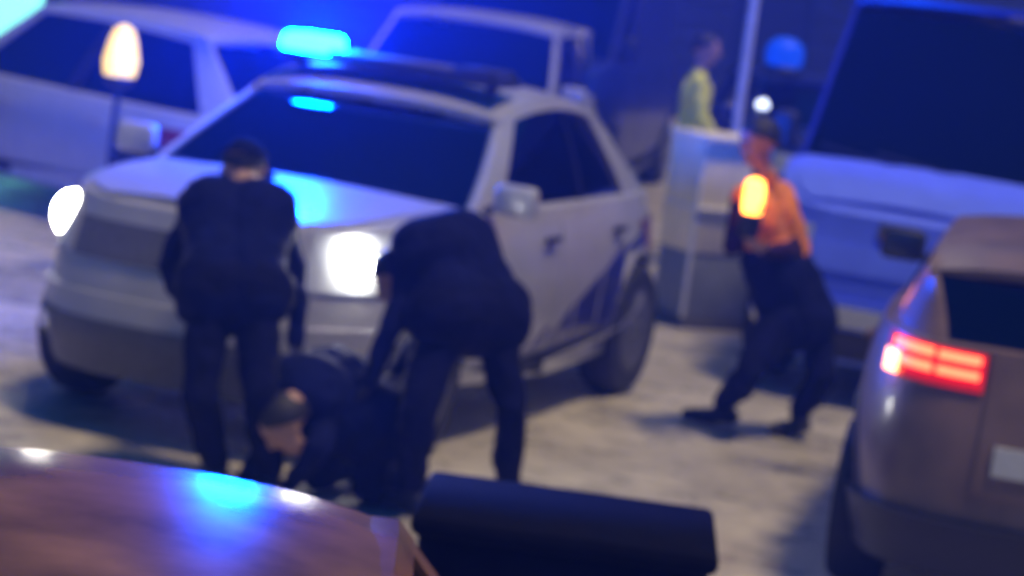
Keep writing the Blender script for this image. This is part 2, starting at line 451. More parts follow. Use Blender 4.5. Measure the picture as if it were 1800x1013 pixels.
    grid_slab('roof', roof, 14, 14, top_mat, root, lambda a, b: Vector((0, 0, 0.035)))
    # cabin deck, seats
    def deck(a, b):
        u = lerp(xc - 0.10, xb + 0.10, a); y = lerp(-1, 1, b) * (side_y(u, zb - 0.02) * 0.90)
        return Vector((u, y, zb + 0.042))
    grid_slab('cabin_floor', deck, 4, 4, INTER, root, lambda a, b: Vector((0, 0, 0.01)))
    if P.get('seats', True):
        for (sx, hgt) in ((xc - 0.95, 1.0), (xc - 1.75, 0.92)):
            for sy in (-.36, .36):
                bm = bmesh.new()
                add_box(bm, (sx, sy * wfac, zb + 0.06 + 0.10), (0.13, 0.46, 0.24), 0.05, taper=0.8)
                st = bm_obj('seat', bm, SEAT, root)
                bm = bmesh.new(); add_box(bm, (sx - 0.02, sy * wfac, zb + 0.06 + min(0.36, zr - zb - 0.26) * hgt), (0.10, 0.27, 0.16), 0.045)
                bm_obj('headrest', bm, SEAT, st)
        bm = bmesh.new(); pts = [(xc - 0.62 - 0.05 * math.sin(t), 0.36 * wfac + 0.18 * math.cos(t), zb + 0.08 + 0.14 * math.sin(t)) for t in [i * math.pi / 10 for i in range(0, 11)]]
        add_tube(bm, pts, 0.014, 6); bm_obj('steering_wheel', bm, BLACK, root)
    # mirrors
    for sg in (1, -1):
        ms = P.get('mirror', (0.09, 0.21, 0.15))
        mx = xc - 0.13 + P.get('mirror_dx', 0); my = side_y(xc - 0.13, zb - 0.03); mz = zb + 0.09 + P.get('mirror_dz', 0)
        bm = bmesh.new(); add_box(bm, (mx, sg * (my + ms[1] / 2 + 0.02), mz), ms, 0.035, seg=3)
        mo = bm_obj('mirror', bm, P.get('mirror_mat', paint_mat), root)
        bm = bmesh.new(); add_box(bm, (mx - ms[0] / 2 - 0.002, sg * (my + ms[1] / 2 + 0.02), mz), (0.008, ms[1] * .82, ms[2] * .78), 0.003)
        bm_obj('mirror_glass', bm, MIRR, mo)
        tube('mirror_arm', [(mx, sg * (my - 0.03), mz - 0.08), (mx, sg * (my + 0.06), mz - 0.02)], 0.02, BLACK, mo, seg=6)
    # wheels
    for ux in (xa, xz):
        for sg in (1, -1):
            wh = empty('wheel', (ux, sg * (W / 2 - 0.125), ra)); wh.parent = root
            wd = 0.105
            lathe('tyre', [(ra * .62, -wd), (ra * .93, -wd), (ra, -wd * .65), (ra, wd * .65), (ra * .93, wd), (ra * .62, wd), (ra * .60, 0)][:6], RUBBER, wh, axis='Y')
            rim = lathe('rim', [(ra * .66, sg * wd * 1.03), (ra * .60, sg * wd * 1.03), (ra * .56, sg * wd * .45), (ra * .2, sg * wd * .5)], GREYP, wh, axis='Y')
            bm = bmesh.new()
            for k in range(5):
                a = 2 * math.pi * k / 5 + 0.3
                add_box(bm, (math.cos(a) * ra * .36, sg * wd * .85, math.sin(a) * ra * .36), (ra * .56, 0.03, 0.055), 0.008,
                        rot=Matrix.Rotation(-a, 3, 'Y'))
            bm_obj('spokes', bm, ALLOY, wh)
            lathe('hub_cap', [(0.07, sg * wd * .7), (0.065, sg * wd * 1.05), (0.03, sg * wd * 1.1)], ALLOY, wh, seg=16, axis='Y')
        bm = bmesh.new(); add_tube(bm, [(ux, -W / 2 + .2, ra), (ux, W / 2 - .2, ra)], 0.05, 8); bm_obj('axle', bm, BLACK, root)
    # arch trims
    for ux in (xa, xz):
        for sg in (1, -1):
            def arch(a, b):
                th = lerp(R(-12), R(192), a); rr = ra * lerp(1.13, 1.13 + P.get('trim', 0.12), b)
                u = ux + rr * math.cos(th); z = max(zs - 0.02, ra + 0.02 + rr * math.sin(th))
                return Vector((u, sg * (side_y(u, min(max(z, zs), ztop(u))) + 0.010), z))
            grid_slab('wheel_arch', arch, 24, 1, P.get('arch_mat', paint_mat), root, lambda a, b: Vector((0, sg * 0.02, 0)))
    root['_z'] = zr
    return root, dict(side_patch=side_patch, end_patch=end_patch, gs=gs, ztop=ztop, side_y=side_y, end_x=end_x)

HATCH = dict(L=4.2, W=1.8, zbelt=1.0, zhood=0.90, ztail=0.98, xcowl=0.92, xroof_f=0.22, xroof_r=-1.55, xback=-1.92,
             zroof=1.60, wr=0.62, xfa=1.30, xra=-1.30, wheel_r=0.34)

# ------------------------------------------------------------------ police car in the middle
PC_YAW = R(-111)
pc, pf_ = make_car('police_car', 'white police car with blazing headlights and blue roof lights, front turned to the camera',
    (-0.67, 14.05, 0), PC_YAW,
    dict(HATCH, L=4.5, W=1.9, zbelt=1.09, zhood=1.01, ztail=1.08, zroof=1.65, wr=0.66, xback=-2.10, xroof_r=-1.30, arch=0.20, xcowl=0.98, xroof_f=0.28, xfa=1.40, xra=-1.38, wheel_r=0.36, zs=0.26, lit=True, p=3.8, lamp_z=0.90, lamp_h=0.24, lamp_y=(0.54, 0.80), plain=True, noplate=True, lg=(0.0, 0.25, .44), mirror_mat=WHITE, arch_mat=WHITE, trim=0.10,
         pillars=[(0, .10), (.470, .476), (.70, 1.0)], panes=[(.09, .472), (.474, .72)], handle=BLACK, grille_mat=GREYP), WHITE)
DECAL = principled('blue_livery_film', (0.02, 0.02, 0.16), rough=0.35, coat=0.5, noise=0.25, nscale=4.0)
for sg in (1, -1):
    for (a, b, z0, z1) in ((-1.02, -0.70, .40, .88), (-0.66, -0.34, .40, .74), (-0.30, -0.06, .40, .60), (0.02, 0.26, .40, .52), (-2.06, -1.82, .50, 1.0), (-1.74, -1.10, .82, .98)):
        pf_['side_patch']('livery_stripe', a, b, z0, (lambda u, z1=z1, a=a, b=b: z1 - 0.14 * (u - a) / (b - a)), sg, DECAL, off=0.010, th=0.008)
lb = empty('light_bar', (0.12, 0, 1.645)); lb.parent = pc
bm = bmesh.new(); add_box(bm, (0, 0, 0.02), (0.30, 1.24, 0.04), 0.012); bm_obj('base', bm, BLACK, lb)
for sg, mat, hh in ((-1, BLUE_ON, 0.085), (1, INTER, 0.04)):
    bm = bmesh.new(); add_box(bm, (0, sg * 0.47, 0.04 + hh / 2), (0.26, 0.26, hh), hh * .28, seg=3, taper=0.9); bm_obj('blue_lens', bm, mat, lb)
bm = bmesh.new(); add_box(bm, (0, 0, 0.052), (0.25, 0.66, 0.026), 0.008); bm_obj('centre_housing', bm, GREYP, lb)
for sg in (-1, 1):
    bm = bmesh.new(); add_box(bm, (0, sg * 0.52, -0.02), (0.06, 0.05, 0.06), 0.01); bm_obj('foot', bm, BLACK, lb)
# ------------------------------------------------------------------ other vehicles
p = at(340, 150, 19.0)
left_car, _ = make_car('white_hatchback', 'white hatchback standing side-on behind the police car at the left edge', (-3.0, 20.2, 0), R(138),
    dict(HATCH, zroof=1.52, zbelt=0.90, zhood=0.84, ztail=0.92, wr=0.60, glass=GLASSN, panes=[(.06, .46), (.50, .93)], pillars=[(0, .065), (.455, .505), (.92, 1.0)]), WHITE)
suv, _ = make_car('white_suv', 'white estate car behind the blue roof lights, only roof and windscreen showing', (-0.55, 23.9, 0), R(-100),
    dict(HATCH, zroof=1.66, zbelt=1.02, L=4.5, wr=0.70, W=1.86, glass=GLASSN), WHITE)
VAN = dict(L=5.3, W=2.02, zbelt=1.30, zhood=1.02, ztail=1.28, xcowl=1.78, xroof_f=1.12, xroof_r=-2.45, xback=-2.56, zroof=2.36, wr=0.86,
           xfa=1.75, xra=-1.6, wheel_r=0.35, lamp_z=0.88, lamp_h=0.22, panes=[(.05, .24)], pillars=[(0, .05), (.235, .27), (.26, 1.0)], paint_b=True,
           doors=[(1.58, 0.55), (0.5, -0.7)], mirror=(0.10, 0.15, 0.24), mirror_dz=0.05, mirror_dx=0.05, mirror_mat=BLACK, blind_rear=True, plain=True, grille_mat=WHITE, glass=GLASSN, p=5.0, rb_mat=GREYP, handle=BLACK)
navy_van, _ = make_car('navy_van', 'dark navy blue van parked behind the police car', (0.10, 27.3, 0), R(-101), dict(VAN, zroof=2.2, lens=BLACK, grille_mat=NAVY, seats=False), NAVY, cat='van')
blue_lit_van, wv = make_car('blue_lit_van', 'white van with blue light painted into its body, dark navy top, behind the walking person', (3.10, 17.9, 0), R(-113), dict(VAN, grille_mat=BLUEWASH, seats=False, top=NAVY), BLUEWASH, cat='van')  # body colour carries the blue wash; pillars and roof painted dark
wv['end_patch']('badge', -0.11, 0.11, 0.97, 1.06, 1, GREYP, off=0.02, th=0.03, n=4)
dark_car, _ = make_car('navy_car', 'dark navy car with a round blue beacon on its roof behind the lamp post', (2.55, 25.0, 0), R(-84),
    dict(HATCH, zroof=1.46, glass=GLASSN), NAVY)
back_car, _ = make_car('silver_car', 'pale silver car far behind at the top of the picture', (-0.1, 33.0, 0), R(-95), dict(HATCH, glass=GLASSN), SILVER)
beige_car, bc = make_car('beige_hatchback', 'beige brown hatchback in front with its red tail lamp lit', (2.58, 12.2, 0), R(77),
    dict(HATCH, zroof=1.50, zbelt=1.10, ztail=1.13, arch=0.10, wr=0.64, mirror_mat=BLACK, tail_z=(0.95, 1.09), tail_y=(0.34, 0.73), glass=GLASSN, rb_mat=BLACK, rb_h=0.22,
         tail_bars=[(0.36, 0.52, 1.05, 1.078, TAIL_ON), (0.54, 0.70, 1.05, 1.08, TAIL_ON), (0.36, 0.52, 0.995, 1.02, TAIL_ON), (0.54, 0.70, 0.995, 1.022, TAIL_ON), (0.67, 0.725, 0.955, 1.03, TAIL_AMB)],
         tail=principled('red_tail_lens_glowing', (0.4, 0.01, 0.015), rough=0.2, emis=(1.0, 0.02, 0.015), estr=0.35)), BEIGE)
bronze_car, _ = make_car('bronze_car', 'bronze brown car close in the lower left corner, roof seen from above', (-0.72, 4.70, 0), R(92),
    dict(HATCH, zroof=1.43, zbelt=0.92, zhood=0.84, ztail=0.9, wr=0.58, mirror_mat=WHITE, glass=GLASSN), BRONZE)

# blue beacon and spotlight on the navy car
bp = at(1375, 130, 24.6)
b0 = empty('roof_beacon', (0, 0, 0)); b0.parent = dark_car
inv = Matrix.Rotation(-R(-84), 4, 'Z') @ Matrix.Translation((-2.55, -25.0, 0))
q = inv @ bp
lathe('base', [(0.16, 1.44), (0.17, 1.50), (0.15, 1.52)], BLACK, b0, loc=(q.x, q.y, 0))
lathe('dome', [(0.15, 1.515), (0.17, 1.60), (0.155, 1.70), (0.09, 1.76), (0.01, 1.775)], BLUE_DIM, b0, loc=(q.x, q.y, 0))
q2 = inv @ at(1340, 185, 24.3)
lathe('spotlight', [(0.02, -0.07), (0.045, -0.03), (0.052, 0.02), (0.04, 0.025)], SMALL_ON, dark_car, axis='X', loc=(q2.x, q2.y, q2.z))

# ------------------------------------------------------------------ roadside cabinet
CREAM = principled('cream_enamel', (0.90, 0.80, 0.48), rough=0.45, noise=0.10, nscale=5, rvar=0.1)
CABG = principled('grey_enamel', (0.19, 0.21, 0.23), rough=0.5, noise=0.12, nscale=6)
WFR = principled('white_edge_trim', (0.75, 0.75, 0.76), rough=0.4, noise=0.05)
cb = tag(empty('utility_cabinet', (1.25, 18.25, 0), R(28)), 'cream and grey roadside cabinet with white edges between police car and walking person', 'cabinet')
box('plinth', (0, 0, 0.04), (0.50, 0.42, 0.08), GREYP, cb)
box('lower_panel', (0, 0, 0.29), (0.50, 0.42, 0.42), CABG, cb)
box('upper_panel', (0, 0, 0.865), (0.52, 0.44, 0.73), CREAM, cb)
box('shelf', (0, -0.02, 0.79), (0.53, 0.46, 0.02), WFR, cb, bev=0.004)
box('lid', (0, -0.01, 1.25), (0.56, 0.50, 0.04), CREAM, cb)
for sg in (-1, 1): box('edge_trim', (sg * 0.265, -0.215, 0.55), (0.022, 0.03, 0.95), WFR, cb, bev=0.004)
box('latch', (0.14, -0.225, 0.95), (0.03, 0.02, 0.10), GREYP, cb, bev=0.004)

# ------------------------------------------------------------------ lamp post
STEEL = principled('galvanised_steel', (0.66, 0.66, 0.70), rough=0.4, metal=0.1, noise=0.15, nscale=12)
pb = at(1308, 130, 20.6)
lp = tag(empty('lamp_post', (pb.x, 20.6, 0)), 'thin pale grey lamp post rising behind the walking person', 'lamp post')
tube('pole', [(0, 0, 0), (0, 0, 3.0), (0, 0, 6.2), (0, -0.5, 6.75), (0, -1.5, 6.9)], [0.036, 0.034, 0.032, 0.03, 0.03], STEEL, lp, seg=14)
lathe('base_plate', [(0.12, 0.0), (0.12, 0.03), (0.05, 0.06), (0.045, 0.3)], STEEL, lp)
lh = box('lamp_head', (0, -1.9, 6.92), (0.30, 0.85, 0.11), GREYP, lp, bev=0.03)
box('lamp_lens', (0, -1.92, 6.855), (0.24, 0.66, 0.03), WARM_ON, lh, bev=0.006)

# ------------------------------------------------------------------ yellow warning lamp
yp = at(215, 90, 16.8)
yl = tag(empty('warning_lamp', (yp.x, 16.8, 0)), 'glowing yellow warning lamp on a thin post by the white hatchback', 'warning lamp')
lathe('base', [(0.20, 0.0), (0.20, 0.05), (0.05, 0.09)], BLACK, yl)
tube('post', [(0, 0, 0.05), (0, 0, yp.z - 0.2)], 0.02, BLACK, yl, seg=8)  # post and lamp added where a window mirrors a street lamp
lathe('housing', [(0.05, yp.z - 0.22), (0.09, yp.z - 0.19), (0.09, yp.z - 0.15)], BLACK, yl)
lathe('lens', [(0.095, yp.z - 0.15), (0.11, yp.z - 0.06), (0.085, yp.z + 0.06), (0.06, yp.z + 0.13), (0.015, yp.z + 0.16)], YELL_ON, yl)

# ------------------------------------------------------------------ black wheeled bin
bl, br = at(745, 850, 7.55), at(1255, 880, 7.55)
bn = tag(empty('wheeled_bin', ((bl.x + br.x) / 2, 7.30, 0), R(-2)), 'black wheeled bin with a flat lid at the bottom of the picture', 'bin')
bw = br.x - bl.x; bh = (bl.z + br.z) / 2
BINP = principled('black_bin_plastic', (0.004, 0.004, 0.010), spec=0.05, rough=0.9, noise=0.3, nscale=15, bump=0.05)
def binbody(a, b):
    th = 2 * math.pi * a; k = lerp(0.84, 0.97, b)
    cu, su = math.cos(th), math.sin(th)
    return Vector((math.copysign(abs(cu) ** .35, cu) * bw / 2 * k, math.copysign(abs(su) ** .35, su) * 0.29 * k, lerp(0.10, bh - 0.06, b)))
vv = []; ff = []
for i in range(11):
    for k in range(40): vv.append(binbody(k / 40, i / 10))
for i in range(10):
    for k in range(40): ff.append((i * 40 + k, i * 40 + (k + 1) % 40, (i + 1) * 40 + (k + 1) % 40, (i + 1) * 40 + k))
ff.append(tuple(range(39, -1, -1))); ff.append(tuple(range(400, 440)))
link_mesh('body', vv, ff, BINP, bn)
box('lid', (0, 0, bh - 0.03), (bw, 0.62, 0.06), BINP, bn, bev=0.025)
tube('handle', [(-bw * .4, 0.33, bh - 0.1), (-bw * .4, 0.37, bh - 0.08), (bw * .4, 0.37, bh - 0.08), (bw * .4, 0.33, bh - 0.1)], 0.016, BINP, bn)
box('sticker', (-bw * 0.18, -0.287, bh - 0.24), (0.28, 0.006, 0.14), principled('grey_sticker', (0.11, 0.11, 0.10), rough=0.5, noise=0.15), bn, bev=0.001)
for sg in (-1, 1): lathe('wheel', [(0.03, -0.025), (0.10, -0.025), (0.10, 0.025), (0.03, 0.025)], RUBBER, bn, axis='X', loc=(sg * bw * .42, 0.24, 0.10))

# ------------------------------------------------------------------ wall with shutters added for the dark distance, and the lit window
WALLM = principled('dark_render', (0.02, 0.022, 0.09), rough=0.85, noise=0.3, nscale=1.5, bump=0.2, bscale=30)
SHUT = principled('navy_shutter', (0.018, 0.02, 0.10), rough=0.5, noise=0.2, nscale=3)
wall = tag(empty('dark_backdrop', (0, 40, 0)), 'added dark building front with roller shutters, standing in for the unlit distance', 'building')
box('wall', (4, 1.2, 6.0), (140, 2.0, 12.0), WALLM, wall, bev=0.02)  # added; this tall so that roofs and ground reflect something dark
box('cornice', (4, 0.1, 12.1), (140.4, 0.5, 0.25), WALLM, wall, bev=0.03)
for i in range(-5, 9):
    sh = box('shutter', (i * 4.4 + 1.0, 0.17, 1.45), (3.3, 0.06, 2.9), SHUT, wall, bev=0.01)
    for k in range(9):
        s_ = box('slat', (i * 4.4 + 1.0, 0.125, 0.22 + k * 0.31), (3.24, 0.05, 0.27), SHUT, sh, bev=0.02)
mk = at(20, 20, 30.0)
kio = tag(empty('lit_kiosk', (mk.x - 0.85, 30.6, 0)), 'kiosk with a mint green lit front in the top left corner', 'kiosk')
box('cabin', (0, 0.5, 1.3), (2.6, 1.2, 2.6), WALLM, kio, bev=0.02)
wn_ = box('lit_window', (0, -0.12, 1.45), (2.3, 0.04, 1.9), MINT_ON, kio, bev=0.005)
for k in (-1, 0, 1): box('mullion', (k * 1.13, -0.15, 1.45), (0.05, 0.05, 1.9), GREYP, wn_, bev=0.005)
box('roof', (0, 0.4, 2.66), (2.9, 1.6, 0.12), GREYP, kio, bev=0.02)

# ------------------------------------------------------------------ people
SKIN = principled('skin', (0.42, 0.24, 0.17), rough=0.55, noise=0.1, nscale=12)
HAIR = principled('dark_hair', (0.012, 0.010, 0.012), rough=0.6, noise=0.4, nscale=80, bump=0.3, bscale=150)
JKT = principled('navy_jacket_cloth', (0.003, 0.006, 0.055), spec=0.15, rough=0.9, noise=0.35, nscale=9, bump=0.3, bscale=25)
JKT2 = principled('midnight_jacket_cloth', (0.003, 0.005, 0.045), spec=0.15, rough=0.9, noise=0.35, nscale=9, bump=0.3, bscale=25)
TRO = principled('dark_trouser_cloth', (0.003, 0.004, 0.032), spec=0.15, rough=0.9, noise=0.35, nscale=12, bump=0.25, bscale=30)
BOOT = principled('black_boot_leather', (0.008, 0.008, 0.014), rough=0.45, noise=0.3, nscale=30)
PLUM = principled('plum_jacket_cloth', (0.03, 0.010, 0.03), spec=0.15, rough=0.9, noise=0.35, nscale=9, bump=0.3, bscale=25)
ORANGE = principled('orange_vest_cloth', (0.90, 0.24, 0.02), rough=0.75, noise=0.25, nscale=10, bump=0.3, bscale=25)
HIVIS = principled('yellow_green_vest_cloth', (0.75, 0.74, 0.07), rough=0.7, noise=0.15, nscale=10)
GLOVE = principled('dark_glove', (0.012, 0.012, 0.03), rough=0.8, noise=0.2)
REFL = principled('pale_reflective_tape', (0.6, 0.6, 0.65), rough=0.35, metal=0.2, noise=0.1)

def capsule_mesh(verts, faces, p0, p1, r0, r1, seg=14):
    p0 = Vector(p0); p1 = Vector(p1); d = p1 - p0
    ln = d.length
    if ln < 1e-6: d = Vector((0, 0, 1)); ln = 1e-4
    d.normalize(); ref = Vector((0, 0, 1)) if abs(d.z) < 0.9 else Vector((1, 0, 0))
    x = d.cross(ref).normalized(); y = d.cross(x)
    base = len(verts); prof = []
    for k in range(6):
        a = math.pi / 2 * k / 5; prof.append((-r0 * math.cos(a), r0 * math.sin(a)))
    for k in range(6):
        a = math.pi / 2 * k / 5; prof.append((ln + r1 * math.sin(a), r1 * math.cos(a)))
    for h, r in prof:
        r = max(r, 1e-4)
        for k in range(seg):
            t = 2 * math.pi * k / seg
            verts.append(p0 + d * h + (x * math.cos(t) + y * math.sin(t)) * r)
    n = len(prof)
    for i in range(n - 1):
        for k in range(seg):
            faces.append((base + i * seg + k, base + i * seg + (k + 1) % seg, base + (i + 1) * seg + (k + 1) % seg, base + (i + 1) * seg + k))
    faces.append(tuple(base + k for k in range(seg - 1, -1, -1))); faces.append(tuple(base + (n - 1) * seg + k for k in range(seg)))

def hand_caps(wrist, d, nrm, side, mat, curl=0.6):
    """palm and five bent fingers; d = pointing direction, nrm = palm normal (fingers curl towards it)"""
    d = Vector(d).normalized(); nrm = Vector(nrm); nrm = (nrm - d * nrm.dot(d)).normalized(); lat = d.cross(nrm) * side
    w_ = Vector(wrist); C = []
    for o_ in (-.026, 0, .026):
        C.append((w_ + d * 0.01 + lat * o_ * .6, w_ + d * 0.085 + lat * o_, .017, .016, mat))
    for o_, ln in ((-.033, .062), (-.011, .072), (.011, .078), (.033, .07)):
        a = w_ + d * 0.09 + lat * o_
        d1 = (d * math.cos(curl * .6) + nrm * math.sin(curl * .6)); d2 = (d * math.cos(curl * 1.5) + nrm * math.sin(curl * 1.5)); d3 = (d * math.cos(curl * 2.2) + nrm * math.sin(curl * 2.2))
        b = a + d1 * ln * .5; c = b + d2 * ln * .32; e = c + d3 * ln * .25
        C += [(a, b, .0095, .009, mat), (b, c, .009, .0085, mat), (c, e, .0085, .0075, mat)]
    a = w_ + d * 0.03 + lat * .03; b = a + (d * .6 + lat * .75 + nrm * .25).normalized() * .045; c = b + (d * .85 + lat * .2 + nrm * .5).normalized() * .035
    C += [(a, b, .012, .0105, mat), (b, c, .0105, .009, mat)]
    return C

def head_caps(c, f, u, mat):
    """head centred at c, facing f, up u"""
    f = Vector(f).normalized(); u = Vector(u); u = (u - f * u.dot(f)).normalized(); l = u.cross(f)
    c = Vector(c); C = []
    C.append((c - f * .025 + u * .035, c + f * .02 + u * .035, .083, .078, mat))
    C.append((c + f * .02 + u * .0, c + f * .04 - u * .05, .068, .056, mat))
    C.append((c + f * .055 - u * .085, c + f * .06 - u * .085, .034, .03, mat))
    C.append((c + f * .088 + u * .015, c + f * .108 - u * .022, .009, .014, mat))
    for s in (-1, 1):
        C.append((c + l * s * .08 - f * .005 + u * .02, c + l * s * .083 - f * .008 - u * .02, .013, .011, mat))
    return C, f, u, l

def make_person(name, label, base, caps, head=None, hair='hair', group=None):
    """caps: list of (p0,p1,r0,r1,material); head=(centre, facing, up)"""
    root = tag(empty(name, base), label, 'person', group)
    C = list(caps)
    if head:
        hc, f, u, l = head_caps(head[0], head[1], head[2], SKIN); C += hc
    B = Vector(base); verts, faces = [], []
    for (a, b, r0, r1, m) in C: capsule_mesh(verts, faces, Vector(a) - B, Vector(b) - B, r0, r1)
    me = bpy.data.meshes.new('body'); me.from_pydata([tuple(v) for v in verts], [], faces); me.update()
    o = bpy.data.objects.new('body', me); col.objects.link(o)
    md = o.modifiers.new('remesh', 'REMESH'); md.mode = 'VOXEL'; md.voxel_size = 0.0095
    tx = bpy.data.textures.get('folds') or bpy.data.textures.new('folds', 'CLOUDS')
    tx.noise_scale = 0.11; tx.noise_depth = 2
    dm = o.modifiers.new('folds', 'DISPLACE'); dm.texture = tx; dm.strength = 0.04; dm.mid_level = 0.5
    ms = o.modifiers.new('smooth', 'SMOOTH'); ms.factor = 0.5; ms.iterations = 3
    bpy.context.view_layer.update()
    dg = bpy.context.evaluated_depsgraph_get()
    nm = bpy.data.meshes.new_from_object(o.evaluated_get(dg)); o.modifiers.clear(); o.data = nm; bpy.data.meshes.remove(me)
    nm.name = 'body'
    mats = []
    for c in C:
        if c[4] not in mats: mats.append(c[4])
    nm.materials.clear()
    for m in mats: nm.materials.append(m)
    nf = len(nm.polygons); cen = np.zeros(nf * 3); nm.polygons.foreach_get('center', cen); cen = cen.reshape(-1, 3)
    best = np.full(nf, 1e9); idx = np.zeros(nf, int)
    for c in C:
        a = np.array(Vector(c[0]) - B); b = np.array(Vector(c[1]) - B); ab = b - a
        t = np.clip(((cen - a) @ ab) / max(ab @ ab, 1e-9), 0, 1)
        dd = np.linalg.norm(cen - a - t[:, None] * ab, axis=1) - (c[2] + (c[3] - c[2]) * t)
        k = dd < best; best[k] = dd[k]; idx[k] = mats.index(c[4])
    nm.polygons.foreach_set('material_index', idx.astype(np.int32)); nm.polygons.foreach_set('use_smooth', [True] * nf); nm.update()
    o.parent = root
    if head:
        hc = Vector(head[0]) - B
        def shell(nm_, mat, rr, lo, hi):
            bm = bmesh.new(); rings = []
            for i in range(9):
                ph = lerp(lo, R(90), i / 8); ring_ = []
                for k in range(24):
                    th = 2 * math.pi * k / 24
                    cut = hi * (0.5 + 0.5 * math.cos(th)) * (1 - i / 8)      # hair line higher over the face
                    pp = min(R(90), ph + cut)
                    ring_.append(bm.verts.new(hc + u * .03 + (f * math.cos(th) * 1.12 + l * math.sin(th) * .98) * math.cos(pp) * rr + u * math.sin(pp) * rr * 1.06 - f * .008))
                rings.append(ring_)
            for a, b in zip(rings, rings[1:]):
                for k in range(24): bm.faces.new((a[k], a[(k + 1) % 24], b[(k + 1) % 24], b[k]))
            bmesh.ops.remove_doubles(bm, verts=bm.verts, dist=0.0005)
            return bm_obj(nm_, bm, mat, root)
        if hair == 'hair': shell('hair', HAIR, .098, R(-38), R(62))
        else:
            shell('hair', HAIR, .093, R(-34), R(60))
            cap = shell('cap', hair, .102, R(2), R(8))
            def brim(a, b):
                th = lerp(-1.0, 1.0, a); rr = lerp(.098, .165, b)
                return hc + u * (.045 - .02 * b) + f * math.cos(th) * rr * 1.05 + l * math.sin(th) * rr * .9
            grid_slab('brim', brim, 10, 3, hair, cap, lambda a, b: u * .008)
        for s in (-1, 1):
            bm = bmesh.new(); bmesh.ops.create_uvsphere(bm, u_segments=10, v_segments=6, radius=.012, matrix=Matrix.Translation(hc + f * .083 + l * s * .032 + u * .012))
            bm_obj('eye', bm, principled('eye', (0.05, 0.04, 0.04), rough=0.2), root)
        bm = bmesh.new(); add_tube(bm, [hc + f * .086 + l * s * .022 - u * .055 for s in (-1, 0, 1)], [.004, .007, .004], 6)
        bm_obj('mouth', bm, principled('lips', (0.30, 0.10, 0.09), rough=0.5), root)
    return root

def leg(hip, knee, ankle, toe_dir, mat, sh=BOOT, th=1.0):
    hip, knee, ankle = Vector(hip), Vector(knee), Vector(ankle)
    t = Vector(toe_dir).normalized()
    z0 = max(0.035, ankle.z - 0.06)
    heel = Vector((ankle.x, ankle.y, z0 + 0.01)) - t * .05; ball = Vector((ankle.x, ankle.y, z0)) + t * .12
    return [(hip, knee, .098 * th, .068 * th, mat), (knee, knee.lerp(ankle, .4), .068 * th, .066 * th, mat), (knee.lerp(ankle, .4), ankle + Vector((0, 0, .03)), .066 * th, .052 * th, mat),
            (ankle, heel, .052, .043, sh), (heel, ball, .043, .04, sh), (ball, ball + t * .07 - Vector((0, 0, .003)), .04, .032, sh)]
def arm(sh, el, wr, mat, r=1.0):
    sh, el, wr = Vector(sh), Vector(el), Vector(wr)
    return [(sh, el, .068 * r, .052 * r, mat), (el, wr, .052 * r, .037 * r, mat)]
def torso(hl, hr, sl, sr, neck, head, mat, mat_l=TRO, bulk=1.0, hem=None, low=None):
    hl, hr, sl, sr, neck, head = map(Vector, (hl, hr, sl, sr, neck, head))
    hm = (hl + hr) / 2; sm = (sl + sr) / 2
    up_ = (sm - hm).normalized()
    C = [(hl, hr, .112 * bulk, .112 * bulk, mat_l), (hm.lerp(hl, 1.1) - up_ * .03, hm.lerp(hr, 1.1) - up_ * .03, .116 * min(bulk, 1.2), .116 * min(bulk, 1.2), hem or mat)]
    for a, b in ((hl, sl), (hr, sr)):
        i0 = hm.lerp(a, .75) + (sm - hm) * .10; i1 = (hm + (sm - hm) * .5).lerp(hm.lerp(a, 1) + (sm - hm) * .5, .62); i2 = sm.lerp(b, .55) - (sm - hm) * .12
        C += [(i0, i1, .115 * bulk, .108 * bulk, low or mat), (i1, i2, .108 * bulk, .118 * bulk, mat), (i2, b, .11 * bulk, .072, mat)]
    C += [(sl, sr, .075, .075, mat), (sm, neck, .075, .06, mat), (neck, neck.lerp(head, .7), .056, .052, SKIN)]
    return C
V = Vector

# officer on the left of the group, back to the camera, stooping
f1, f2 = gp(372, 868), gp(468, 884)
hl, hr = at(372, 505, 11.15), at(448, 512, 11.15)
sl, sr = at(350, 358, 11.45), at(488, 366, 11.45)
hd = at(428, 300, 11.66)
C = torso(hl, hr, sl, sr, at(420, 340, 11.52), hd, JKT, bulk=1.42)
C += leg(hl, at(352, 690, 11.0), V((*f1.xy, .10)), (-.35, .9, 0), TRO, th=1.1) + leg(hr, at(458, 700, 11.0), V((*f2.xy, .10)), (.25, .95, 0), TRO, th=1.1)
e1, w1 = at(298, 465, 11.5), at(330, 560, 11.62)
e2, w2 = at(520, 490, 11.5), at(522, 600, 11.5)
C += arm(sl, e1, w1, JKT) + arm(sr, e2, w2, JKT)
C += hand_caps(w1, (.4, .0, -.8), (.6, 0, .2), 1, GLOVE) + hand_caps(w2, (0, .0, -1), (-1, 0, 0), -1, GLOVE)
make_person('person', 'person in navy jacket and cap stooping before the police car, back to us', (*((f1 + f2) / 2).xy, 0), C, (hd, (.1, .9, -.45), (0, .4, .9)), hair=JKT)

